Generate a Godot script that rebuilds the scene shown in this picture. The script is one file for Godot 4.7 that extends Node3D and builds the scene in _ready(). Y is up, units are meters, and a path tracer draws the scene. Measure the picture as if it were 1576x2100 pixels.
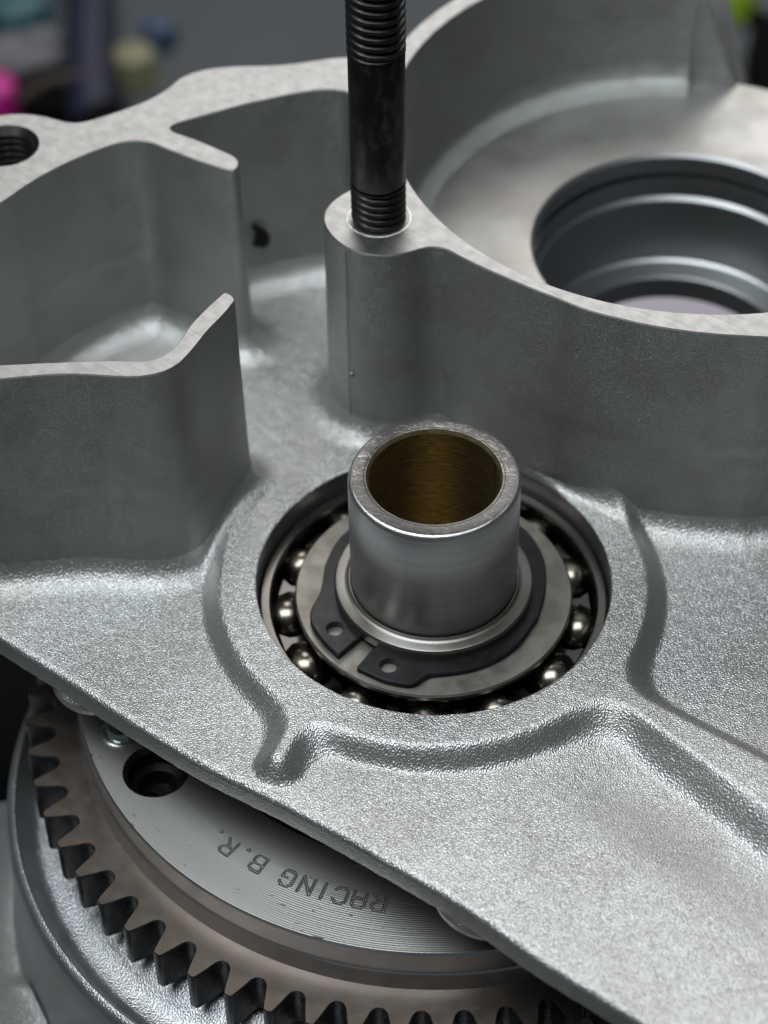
extends Node3D
# A close-up of an engine case: every length below is in millimetres and scaled to metres by MM.
const MM := 0.001
const H := 43.0            # the machined face of the walls above the bearing boss
const CAV := Vector2(47.2, -76.2)   # axis of the round cavity on the right
const CAV_R := 55.6
const CAV_Y := 13.5        # floor of that cavity
const BORE_R := 29.2
const BORE_C := Vector2(48.3, -76.4)

var rng := RandomNumberGenerator.new()
var M := {}                # materials
var taken := {}
var rough_noise := FastNoiseLite.new()

# ---------------------------------------------------------------- mesh builder
class MB:
	var p := PackedVector3Array()
	var n := PackedVector3Array()
	var t := PackedVector2Array()
	var ix := PackedInt32Array()
	func v(pos: Vector3, nor: Vector3, uv := Vector2.ZERO) -> int:
		p.append(pos * 0.001)
		n.append(nor.normalized())
		t.append(uv)
		return p.size() - 1
	func tri(a: int, b: int, c: int) -> void:
		var g := (p[c] - p[a]).cross(p[b] - p[a])
		if g.dot(n[a] + n[b] + n[c]) < 0.0:
			ix.append_array([a, c, b])
		else:
			ix.append_array([a, b, c])
	func quad(a: int, b: int, c: int, d: int) -> void:
		tri(a, b, c)
		tri(a, c, d)
	func mesh(into: ArrayMesh = null) -> ArrayMesh:
		var arr := []
		arr.resize(Mesh.ARRAY_MAX)
		arr[Mesh.ARRAY_VERTEX] = p
		arr[Mesh.ARRAY_NORMAL] = n
		arr[Mesh.ARRAY_TEX_UV] = t
		arr[Mesh.ARRAY_INDEX] = ix
		var am := into if into else ArrayMesh.new()
		am.add_surface_from_arrays(Mesh.PRIMITIVE_TRIANGLES, arr)
		return am

func numbered(called: String) -> String:
	var k: int = taken.get(called, 0)
	taken[called] = k + 1
	return called if k == 0 else "%s_%03d" % [called, k]

func thing(called: String, label: String, category: String, at := Vector3.ZERO, group := "") -> Node3D:
	var o := Node3D.new()
	o.name = numbered(called)
	add_child(o, true)
	o.position = at * MM
	tag(o, label, category, group)
	return o

func tag(o: Node, label: String, category: String, group := "") -> void:
	o.set_meta("label", label)
	o.set_meta("category", category)
	if group:
		o.set_meta("group", group)

func put(called: String, m: Mesh, mat, parent: Node3D, at := Vector3.ZERO) -> MeshInstance3D:
	var o := MeshInstance3D.new()
	o.name = called
	o.mesh = m
	if mat is Array:
		for i in mat.size():
			o.set_surface_override_material(i, mat[i])
	else:
		o.material_override = mat
	o.position = at * MM
	parent.add_child(o, true)
	return o

# a turned shape; profile points are (radius, height), the outside on the right of the direction of travel
func lathe(prof: Array, seg := 96, a0 := 0.0, a1 := TAU, centre := Vector2.ZERO, mb: MB = null, crease := 32.0) -> MB:
	var m := mb if mb else MB.new()
	var cnt := prof.size()
	var nrm := []
	for i in cnt - 1:
		var d: Vector2 = prof[i + 1] - prof[i]
		nrm.append(Vector2(d.y, -d.x).normalized())
	var run := 0.0
	for i in cnt - 1:
		var na: Vector2 = nrm[i]
		var nb: Vector2 = nrm[i]
		if i > 0 and rad_to_deg(absf(nrm[i].angle_to(nrm[i - 1]))) < crease:
			na = nrm[i] + nrm[i - 1]
		if i < cnt - 2 and rad_to_deg(absf(nrm[i].angle_to(nrm[i + 1]))) < crease:
			nb = nrm[i] + nrm[i + 1]
		var A: Vector2 = prof[i]
		var B: Vector2 = prof[i + 1]
		var len := A.distance_to(B)
		var prev := []
		for s in seg + 1:
			var a := a0 + (a1 - a0) * s / seg
			var c := cos(a)
			var sn := sin(a)
			var cur := [
				m.v(Vector3(centre.x + A.x * c, A.y, centre.y + A.x * sn), Vector3(na.x * c, na.y, na.x * sn), Vector2(a, run)),
				m.v(Vector3(centre.x + B.x * c, B.y, centre.y + B.x * sn), Vector3(nb.x * c, nb.y, nb.x * sn), Vector2(a, run + len))]
			if s > 0:
				m.quad(prev[0], prev[1], cur[1], cur[0])
			prev = cur
		run += len
	return m

# upright sides of a closed outline; levels are (height, outward offset)
func sides(outline: PackedVector2Array, levels: Array, mb: MB = null, crease := 50.0) -> MB:
	var m := mb if mb else MB.new()
	var n := outline.size()
	var ccw := 1.0 if not Geometry2D.is_polygon_clockwise(outline) else -1.0
	var en := []
	for i in n:
		var d := (outline[(i + 1) % n] - outline[i]).normalized()
		en.append(Vector2(d.y, -d.x) * outward(outline))
	var run := 0.0
	for i in n:
		var j := (i + 1) % n
		var a := outline[i]
		var b := outline[j]
		var na: Vector2 = en[i]
		var nb: Vector2 = en[i]
		var va: Vector2 = (en[i] + en[(i + n - 1) % n]).normalized()
		var vb: Vector2 = (en[i] + en[j]).normalized()
		if rad_to_deg(absf(en[i].angle_to(en[(i + n - 1) % n]))) < crease:
			na = va
		if rad_to_deg(absf(en[i].angle_to(en[j]))) < crease:
			nb = vb
		var prev := []
		for k in levels.size():
			var y: float = levels[k].x
			var off: float = levels[k].y
			var up := 0.0
			if k > 0:
				up = (levels[k].y - levels[k - 1].y) / maxf(levels[k - 1].x - levels[k].x, 0.01)
			elif levels.size() > 1:
				up = (levels[1].y - levels[0].y) / maxf(levels[0].x - levels[1].x, 0.01)
			up = clampf(up, -2.0, 2.0)
			var A := a + va * off
			var B := b + vb * off
			var cur := [m.v(Vector3(A.x, y, A.y), Vector3(na.x, up, na.y), Vector2(run, y)), m.v(Vector3(B.x, y, B.y), Vector3(nb.x, up, nb.y), Vector2(run + a.distance_to(b), y))]
			if k > 0:
				m.quad(prev[0], prev[1], cur[1], cur[0])
			prev = cur
		run += a.distance_to(b)
	return m

func outward(outline: PackedVector2Array) -> float:
	var area := 0.0
	for i in outline.size():
		area += outline[i].cross(outline[(i + 1) % outline.size()])
	return 1.0 if area > 0.0 else -1.0

func inset(outline: PackedVector2Array, off: float) -> PackedVector2Array:
	var n := outline.size()
	var s := outward(outline)
	var r := PackedVector2Array()
	for i in n:
		var d0 := (outline[i] - outline[(i + n - 1) % n]).normalized()
		var d1 := (outline[(i + 1) % n] - outline[i]).normalized()
		var nn := (Vector2(d0.y, -d0.x) + Vector2(d1.y, -d1.x)).normalized() * s
		r.append(outline[i] + nn * off)
	return r

func lid(polys: Array, y: float, up := 1.0, mb: MB = null) -> MB:
	var m := mb if mb else MB.new()
	for poly in polys:
		var tr := Geometry2D.triangulate_polygon(poly)
		var ids := []
		for q in poly:
			ids.append(m.v(Vector3(q.x, y, q.y), Vector3(0, up, 0), q * 0.01))
		for i in range(0, tr.size(), 3):
			m.tri(ids[tr[i]], ids[tr[i + 1]], ids[tr[i + 2]])
	return m

func pts(list: Array) -> PackedVector2Array:
	var r := PackedVector2Array()
	for i in range(0, list.size(), 2):
		r.append(Vector2(list[i], list[i + 1]))
	return r

# a smooth curve through the points, a vertex about every `step` millimetres
func smooth(src: PackedVector2Array, step: float, closed := false) -> PackedVector2Array:
	var r := PackedVector2Array()
	var n := src.size()
	for i in (n if closed else n - 1):
		var p1 := src[i]
		var p2 := src[(i + 1) % n]
		var p0 := src[(i + n - 1) % n] if closed or i > 0 else p1 * 2.0 - p2
		var p3 := src[(i + 2) % n] if closed or i < n - 2 else p2 * 2.0 - p1
		var k := maxi(1, int(ceil(p1.distance_to(p2) / step)))
		for s in k:
			r.append(p1.cubic_interpolate(p2, p0, p3, float(s) / k))
	if not closed:
		r.append(src[n - 1])
	return r

# each point moved towards the mean of its neighbours
func relax(src: PackedVector2Array, rounds: int) -> PackedVector2Array:
	var r := src
	for k in rounds:
		var q := r.duplicate()
		for i in range(1, r.size() - 1):
			q[i] = r[i] * 0.5 + (r[i - 1] + r[i + 1]) * 0.25
		r = q
	return r

func arc(c: Vector2, r: float, d0: float, d1: float, n: int) -> PackedVector2Array:
	var o := PackedVector2Array()
	for i in n + 1:
		var a := deg_to_rad(d0 + (d1 - d0) * i / n)
		o.append(c + Vector2(cos(a), sin(a)) * r)
	return o

func tube(path: Array, rad: Array, seg := 14, mb: MB = null) -> MB:
	var m := mb if mb else MB.new()
	var prev := []
	var n := path.size()
	for i in n:
		var d: Vector3 = (path[mini(i + 1, n - 1)] - path[maxi(i - 1, 0)]).normalized()
		var s := d.cross(Vector3(0.13, 0.97, 0.2)).normalized()
		var u := s.cross(d).normalized()
		var cur := []
		for k in seg + 1:
			var a := TAU * k / seg
			var nn := s * cos(a) + u * sin(a)
			cur.append(m.v(path[i] + nn * rad[i], nn, Vector2(float(k) / seg, i * 0.2)))
		if i > 0:
			for k in seg:
				m.quad(prev[k], prev[k + 1], cur[k + 1], cur[k])
		prev = cur
	return m

# ---------------------------------------------------------------- materials
func lin(r: float, g: float, b: float) -> Color:
	return Color(r, g, b).linear_to_srgb()

func noise_tex(size: int, kind: int, freq: float, oct: int, seed_: int, ramp: Gradient = null) -> NoiseTexture2D:
	var f := FastNoiseLite.new()
	f.noise_type = kind
	f.frequency = freq
	f.seed = seed_
	f.fractal_type = FastNoiseLite.FRACTAL_FBM if oct > 1 else FastNoiseLite.FRACTAL_NONE
	f.fractal_octaves = oct
	var t := NoiseTexture2D.new()
	t.width = size
	t.height = size
	t.seamless = true
	t.seamless_blend_skirt = 0.15
	t.noise = f
	if ramp:
		t.color_ramp = ramp
	return t

func ramp(a: Color, b: Color, p0 := 0.0, p1 := 1.0) -> Gradient:
	var g := Gradient.new()
	g.offsets = PackedFloat32Array([p0, p1])
	g.colors = PackedColorArray([a, b])
	return g

func mat(called: String, c: Color, metal: float, rough: float) -> StandardMaterial3D:
	var m := StandardMaterial3D.new()
	m.resource_name = called
	m.albedo_color = c
	m.metallic = metal
	m.roughness = rough
	M[called] = m
	return m

func dress(m: StandardMaterial3D, scale: Vector3, height: Texture2D, height_mm: float, tone: Texture2D = null, rough: Texture2D = null) -> void:
	m.uv1_triplanar = true
	m.uv1_scale = scale
	m.uv1_triplanar_sharpness = 4.0
	if height:
		m.heightmap_enabled = true
		m.heightmap_texture = height
		m.heightmap_scale = height_mm * 0.1
	if tone:
		m.albedo_texture = tone
	if rough:
		m.roughness_texture = rough
		m.roughness_texture_channel = BaseMaterial3D.TEXTURE_CHANNEL_RED

func materials() -> void:
	var grain := noise_tex(2048, FastNoiseLite.TYPE_SIMPLEX, 0.29, 2, 11)
	grain.seamless = false
	var fine := noise_tex(2048, FastNoiseLite.TYPE_SIMPLEX, 0.050, 2, 23)
	var mott := noise_tex(512, FastNoiseLite.TYPE_SIMPLEX_SMOOTH, 0.006, 5, 5, ramp(Color(0.955, 0.945, 0.93), Color(1, 1, 1), 0.2, 0.62))
	var mott_r := noise_tex(512, FastNoiseLite.TYPE_SIMPLEX_SMOOTH, 0.01, 5, 8, ramp(Color(0.82, 0.82, 0.82), Color(1, 1, 1), 0.3, 0.7))
	var stain := noise_tex(512, FastNoiseLite.TYPE_SIMPLEX_SMOOTH, 0.008, 6, 31, ramp(Color(0.88, 0.865, 0.84), Color(1, 1, 1), 0.2, 0.66))
	var streak := noise_tex(512, FastNoiseLite.TYPE_SIMPLEX, 0.05, 3, 44)
	var streak_c := noise_tex(512, FastNoiseLite.TYPE_SIMPLEX, 0.05, 3, 45, ramp(Color(0.72, 0.72, 0.73), Color(1, 1, 1), 0.3, 0.62))

	var streak_m := noise_tex(1024, FastNoiseLite.TYPE_SIMPLEX, 0.03, 4, 46, ramp(Color(0.82, 0.82, 0.83), Color(1, 1, 1), 0.25, 0.65))
	var wear := noise_tex(512, FastNoiseLite.TYPE_SIMPLEX_SMOOTH, 0.012, 5, 77, ramp(Color(0.62, 0.60, 0.58), Color(1, 1, 1), 0.45, 0.85))
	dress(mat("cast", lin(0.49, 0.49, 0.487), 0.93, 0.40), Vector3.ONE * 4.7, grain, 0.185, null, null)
	for q in ["cast"]:
		M[q].detail_enabled = true
		M[q].detail_blend_mode = BaseMaterial3D.BLEND_MODE_MUL
		M[q].detail_uv_layer = BaseMaterial3D.DETAIL_UV_2
		M[q].detail_albedo = noise_tex(512, FastNoiseLite.TYPE_SIMPLEX_SMOOTH, 0.01, 5, 61, ramp(Color(0.945, 0.94, 0.93), Color(1, 1, 1), 0.2, 0.6))
		M[q].uv2_triplanar = true
		M[q].uv2_scale = Vector3.ONE * 9.0
	M.cast.uv1_offset = Vector3(0.5, 0.37, 0.5)
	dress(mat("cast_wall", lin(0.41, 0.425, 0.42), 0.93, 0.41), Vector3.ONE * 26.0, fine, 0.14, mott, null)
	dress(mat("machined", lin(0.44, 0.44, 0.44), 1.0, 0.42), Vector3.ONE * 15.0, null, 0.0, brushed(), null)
	dress(mat("turned", lin(0.37, 0.365, 0.355), 0.9, 0.52), Vector3.ONE * 14.0, null, 0.0, mott, mott_r)
	dress(mat("bore", lin(0.36, 0.37, 0.38), 1.0, 0.40), Vector3(10, 200, 10), streak, 0.01, null, null)
	dress(mat("shaft", lin(0.52, 0.52, 0.53), 1.0, 0.36), Vector3(14, 210, 14), streak, 0.006, mott, null)
	dress(mat("shaft_face", lin(0.95, 0.95, 0.95), 1.0, 0.33), Vector3.ONE * 31.0, null, 0.0, scratches(), null)
	M.shaft_face.uv1_offset = Vector3(0.5, 0.5, 0.5)
	dress(mat("worn_edge", lin(0.75, 0.74, 0.74), 1.0, 0.28), Vector3.ONE * 60.0, fine, 0.03, null, null)
	dress(mat("collar", lin(0.27, 0.26, 0.245), 1.0, 0.40), Vector3(14, 210, 14), streak, 0.004, stain, mott_r)
	dress(mat("bronze", lin(0.64, 0.52, 0.28), 0.95, 0.29), Vector3(12, 220, 12), streak, 0.02, streak_c, mott_r)
	dress(mat("washer", lin(0.27, 0.255, 0.23), 0.9, 0.46), Vector3.ONE * 40.0, fine, 0.006, stain, mott_r)
	dress(mat("spring", lin(0.024, 0.024, 0.027), 0.55, 0.34), Vector3.ONE * 60.0, fine, 0.006, stain, mott_r)
	dress(mat("race", lin(0.17, 0.16, 0.145), 1.0, 0.30), Vector3(14, 210, 14), streak, 0.005, null, mott_r)
	mat("ball", lin(0.24, 0.215, 0.18), 1.0, 0.24)
	mat("cage", lin(0.10, 0.095, 0.09), 0.9, 0.18)
	dress(mat("stud", lin(0.07, 0.07, 0.07), 0.75, 0.36), Vector3(70, 28, 70), fine, 0.012, wear, mott_r)
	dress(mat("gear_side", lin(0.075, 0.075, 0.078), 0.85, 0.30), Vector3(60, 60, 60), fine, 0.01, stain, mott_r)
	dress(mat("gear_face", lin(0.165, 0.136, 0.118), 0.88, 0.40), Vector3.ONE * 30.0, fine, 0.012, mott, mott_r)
	dress(mat("disc_side", lin(0.55, 0.55, 0.56), 1.0, 0.34), Vector3(10, 230, 10), streak, 0.008, null, mott_r)
	dress(mat("lower_cast", lin(0.42, 0.43, 0.45), 0.9, 0.40), Vector3.ONE * 18.0, fine, 0.07, mott, mott_r)
	dress(mat("pad", lin(0.42, 0.41, 0.405), 0.35, 0.6), Vector3.ONE * 26.0, fine, 0.1)
	dress(mat("outside", lin(0.46, 0.46, 0.455), 0.65, 0.42), Vector3.ONE * 18.0, fine, 0.2, mott)
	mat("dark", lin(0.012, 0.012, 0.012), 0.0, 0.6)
	mat("screw", lin(0.6, 0.66, 0.66), 1.0, 0.22)
	dress(mat("bench", lin(0.047, 0.057, 0.066), 0.0, 0.6), Vector3.ONE * 4.0, null, 0.0, mott, null)
	mat("teal", lin(0.02, 0.085, 0.10), 0.0, 0.45)
	mat("navy", lin(0.012, 0.014, 0.035), 0.0, 0.45)
	mat("magenta", lin(0.45, 0.01, 0.22), 0.0, 0.45)
	mat("sand", lin(0.20, 0.185, 0.11), 0.0, 0.5)
	mat("black", lin(0.006, 0.006, 0.006), 0.0, 0.95)
	M.black.metallic_specular = 0.08
	mat("green", lin(0.30, 0.45, 0.03), 0.0, 0.5)
	mat("blue", lin(0.03, 0.06, 0.11), 0.0, 0.5)
	mat("rag", lin(0.13, 0.13, 0.14), 0.0, 0.8)
	mat("brown", lin(0.045, 0.028, 0.022), 0.0, 0.7)
	mat("lilac", lin(0.40, 0.36, 0.41), 0.0, 0.8)
	mat("pale", lin(0.42, 0.40, 0.39), 0.0, 0.6)
	var d := mat("disc_face", lin(0.44, 0.43, 0.42), 0.85, 0.40)
	d.heightmap_enabled = true
	d.heightmap_texture = disc_texture()
	d.heightmap_scale = 0.065
	d.texture_repeat = false

# relief of the turned face: fine turning lines and the stamped letters. u runs along the angle 80..190 degrees, v along the radius 46..66
# a milled face: fine cutter lines and faint grey mottling, 66 mm across
func brushed() -> ImageTexture:
	var n := 1024
	var f := FastNoiseLite.new()
	f.frequency = 0.02
	f.fractal_octaves = 4
	f.seed = 91
	var img := f.get_seamless_image(n, n)
	img.convert(Image.FORMAT_RGB8)
	img.adjust_bcs(1.0, 0.34, 1.0)
	for k in 5200:
		var at := Vector2(rng.randf() * n, rng.randf() * n)
		var way := 0.62 + rng.randf_range(-0.07, 0.07)
		if rng.randf() < 0.12:
			way = rng.randf_range(0.0, PI)
		var len := int(rng.randf_range(20.0, 190.0))
		var up := rng.randf_range(-0.34, 0.36)
		var step := Vector2.from_angle(way)
		for s in len:
			at += step
			var x := posmod(int(at.x), n)
			var y := posmod(int(at.y), n)
			var g := clampf(img.get_pixel(x, y).r + up * (1.0 - absf(2.0 * s / len - 1.0)), 0.0, 1.0)
			img.set_pixel(x, y, Color(g, g, g))
	for y in n:
		for x in n:
			var g := 0.62 + 0.40 * img.get_pixel(x, y).r
			img.set_pixel(x, y, Color(g, g, g * 0.995))
	return ImageTexture.create_from_image(img)

# worn and scratched end of the shaft: bright scratches over a dark face, 32 mm across
func scratches() -> ImageTexture:
	var n := 1024
	var img := Image.create(n, n, false, Image.FORMAT_RGB8)
	img.fill(Color(0.37, 0.365, 0.36))
	for k in 1500:
		var a := rng.randf_range(0.0, TAU)
		var rr := rng.randf_range(11.3, 14.4) * n / 32.2
		var at := Vector2(n, n) * 0.5 + Vector2(cos(a), sin(a)) * rr
		var way := rng.randf_range(-0.35, 0.35) + (0.15 if rng.randf() < 0.6 else rng.randf_range(0.0, PI))
		var len := rng.randf_range(6.0, 90.0) * (0.4 + 0.6 * rng.randf())
		var b := rng.randf_range(0.36, 0.66)
		if sin(a) < 0.1 and rng.randf() < 0.5:
			b = rng.randf_range(0.7, 0.95)
		if rng.randf() < 0.3:
			b = rng.randf_range(0.22, 0.33)
		for s in int(len):
			var q := at + Vector2.from_angle(way) * (s - len * 0.5)
			img.set_pixel(clampi(int(q.x), 0, n - 1), clampi(int(q.y), 0, n - 1), Color(b, b * 0.99, b * 0.98))
			if k % 4 == 0:
				img.set_pixel(clampi(int(q.x), 0, n - 1), clampi(int(q.y) + 1, 0, n - 1), Color(b, b * 0.99, b * 0.98))
	return ImageTexture.create_from_image(img)

const FONT := {
	"R": [[0, 0, 0, 6], [0, 6, 3, 6], [3, 6, 4, 5], [4, 5, 4, 4], [4, 4, 3, 3], [3, 3, 0, 3], [1.6, 3, 4, 0]],
	"A": [[0, 0, 0, 5], [0, 5, 1, 6], [1, 6, 3, 6], [3, 6, 4, 5], [4, 5, 4, 0], [0, 2.6, 4, 2.6]],
	"C": [[4, 4.8, 3, 6], [3, 6, 1, 6], [1, 6, 0, 5], [0, 5, 0, 1], [0, 1, 1, 0], [1, 0, 3, 0], [3, 0, 4, 1.2]],
	"I": [[2, 0, 2, 6]],
	"N": [[0, 0, 0, 6], [0, 6, 4, 0], [4, 0, 4, 6]],
	"G": [[4, 4.8, 3, 6], [3, 6, 1, 6], [1, 6, 0, 5], [0, 5, 0, 1], [0, 1, 1, 0], [1, 0, 3, 0], [3, 0, 4, 1], [4, 1, 4, 2.8], [4, 2.8, 2.4, 2.8]],
	"B": [[0, 0, 0, 6], [0, 6, 3, 6], [3, 6, 4, 5.2], [4, 5.2, 4, 4], [4, 4, 3, 3.1], [3, 3.1, 0, 3.1], [3, 3.1, 4, 2.2], [4, 2.2, 4, 0.9], [4, 0.9, 3, 0], [3, 0, 0, 0]],
	".": [[1.8, 0, 2.2, 0], [2.2, 0, 2.2, 0.4], [2.2, 0.4, 1.8, 0.4], [1.8, 0.4, 1.8, 0]],
}
func disc_texture() -> ImageTexture:
	var w := 2048
	var h := 640
	var deg := 110.0
	var data := PackedByteArray()
	data.resize(w * h)
	var ln := FastNoiseLite.new()
	ln.frequency = 0.9
	ln.seed = 3
	var ln2 := FastNoiseLite.new()
	ln2.frequency = 0.02
	for y in h:
		var r := 46.0 + 20.0 * y / h
		var base := 150.0 + 4.0 * sin(r * TAU / 0.42) + 3.5 * ln.get_noise_1d(r * 7.0)
		for x in w:
			data[y * w + x] = int(clampf(base, 0, 255))
	var img := Image.create_from_data(w, h, false, Image.FORMAT_L8, data)
	var letters := [["R", 99.0, 0.0], ["A", 102.4, 0.0], ["C", 105.7, 0.0], ["I", 108.8, 0.0], ["N", 111.9, 0.0], ["G", 115.5, 0.0], ["B", 121.6, -0.1], [".", 124.7, 0.0], ["R", 128.0, 0.1], [".", 131.2, 0.0]]
	for l in letters:
		for s in FONT[l[0]]:
			var a := Vector2(s[0] - 2.0, s[1] - 3.0) * 0.52
			var b := Vector2(s[2] - 2.0, s[3] - 3.0) * 0.52
			var n := int(a.distance_to(b) / 0.10) + 1
			for k in n + 1:
				var q := a.lerp(b, float(k) / n)
				q += Vector2(rng.randf_range(-0.035, 0.035), rng.randf_range(-0.035, 0.035))
				if rng.randf() < 0.08:
					continue
				var u: float = (l[1] - 80.0 + rad_to_deg(q.x / 55.2)) / deg
				var v: float = (55.3 + l[2] + q.y - 46.0) / 20.0
				dent(img, Vector2(u * w, v * h), 5.2 + rng.randf_range(-0.8, 0.9), deg / 180.0 * PI * 55.2 / w, 20.0 / h, 0.18)
	for k in 46:   # nicks and little scratches
		var c := Vector2(rng.randf_range(0.05, 0.7), rng.randf_range(0.1, 0.92))
		var d := Vector2.from_angle(rng.randf_range(-0.5, 0.9)) * rng.randf_range(2.0, 30.0)
		for s in 16:
			dent(img, Vector2(c.x * w, c.y * h) + d * s / 16.0, 1.4, 0.05, 0.031, 0.045)
	return ImageTexture.create_from_image(img)

func dent(img: Image, at: Vector2, _r: float, mx: float, my: float, rad_mm: float) -> void:
	var rx := int(ceil(rad_mm * 1.7 / mx))
	var ry := int(ceil(rad_mm * 1.7 / my))
	for y in range(-ry, ry + 1):
		for x in range(-rx, rx + 1):
			var px := int(at.x) + x
			var py := int(at.y) + y
			if px < 0 or py < 0 or px >= img.get_width() or py >= img.get_height():
				continue
			var d := Vector2(x * mx, y * my).length() / rad_mm
			var old := img.get_pixel(px, py).r
			if d < 1.0:
				img.set_pixel(px, py, Color(1, 1, 1) * minf(old, 0.03 + 0.5 * d * d))
			elif d < 1.7 and old > 0.45:
				img.set_pixel(px, py, Color(1, 1, 1) * maxf(old, 0.9 - 0.4 * (d - 1.0) / 0.7))

# ---------------------------------------------------------------- the scene
func _ready() -> void:
	rng.seed = 7
	camera_and_light()
	materials()
	bench()
	engine_case()
	lower_case()
	clutch_drum()
	bearing()
	shaft()
	stud()
	clutter()
	_cloth()

func camera_and_light() -> void:
	var cam := Camera3D.new()
	cam.name = "camera"
	var at := CameraAttributesPhysical.new()
	at.frustum_focal_length = 52.36
	at.frustum_focus_distance = 0.370
	at.frustum_near = 0.01
	at.frustum_far = 50.0
	at.exposure_aperture = 8.6
	cam.attributes = at
	var b := Basis(Vector3.UP, 0.0318114) * Basis(Vector3.RIGHT, -0.789166) * Basis(Vector3.BACK, -0.0154328)
	cam.transform = Transform3D(b, Vector3(0, 0.285553, 0.267239))
	cam.current = true
	add_child(cam)
	var we := WorldEnvironment.new()
	we.name = "world_environment"
	var e := Environment.new()
	e.background_mode = Environment.BG_COLOR
	e.background_color = lin(0.050, 0.053, 0.054)
	e.tonemap_mode = Environment.TONE_MAPPER_LINEAR
	e.tonemap_exposure = 1.08
	e.sdfgi_enabled = true
	e.ssao_enabled = true
	e.ssil_enabled = true
	we.environment = e
	add_child(we)
	lamp("overhead_lamp", Vector3(-0.18, 0.84, 0.10), Vector3(0, 0, 0.0), Vector2(0.8, 0.5), Color(0.96, 0.99, 1.0), 0.74)
	lamp("rear_lamp", Vector3(0.15, 0.75, -1.0), Vector3(0, 0, 0), Vector2(1.1, 0.7), Color(1.0, 0.99, 0.98), 0.78)

func lamp(called: String, at: Vector3, to: Vector3, size: Vector2, c: Color, energy: float) -> void:
	var l := AreaLight3D.new()
	l.name = called
	l.area_size = size
	l.light_color = c
	l.light_energy = energy
	l.area_range = 6.0
	l.area_attenuation = 2.0
	l.shadow_enabled = true
	add_child(l)
	l.look_at_from_position(at, to, Vector3(0.0, 0.1, -1.0).normalized())

func bench() -> void:
	var m := MB.new()
	var y := -220.0
	var q := [m.v(Vector3(-2500, y, -3500), Vector3.UP), m.v(Vector3(2500, y, -3500), Vector3.UP), m.v(Vector3(2500, y, 1200), Vector3.UP), m.v(Vector3(-2500, y, 1200), Vector3.UP)]
	m.quad(q[0], q[1], q[2], q[3])
	var o := put("workbench_surface", m.mesh(), M.bench, self)
	o.set_meta("kind", "structure")
	o.set_meta("label", "dark grey workbench surface, blurred behind the engine case")

# ---- plan of the walls (measured on the machined face)
var wall_a: PackedVector2Array
var wall_b: PackedVector2Array
var wall_c: PackedVector2Array
var edge_line: PackedVector2Array
var dist := PackedFloat32Array()
const GX0 := -116.0
const GZ0 := -102.0
const GN := 404
const GS := 0.5

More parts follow.
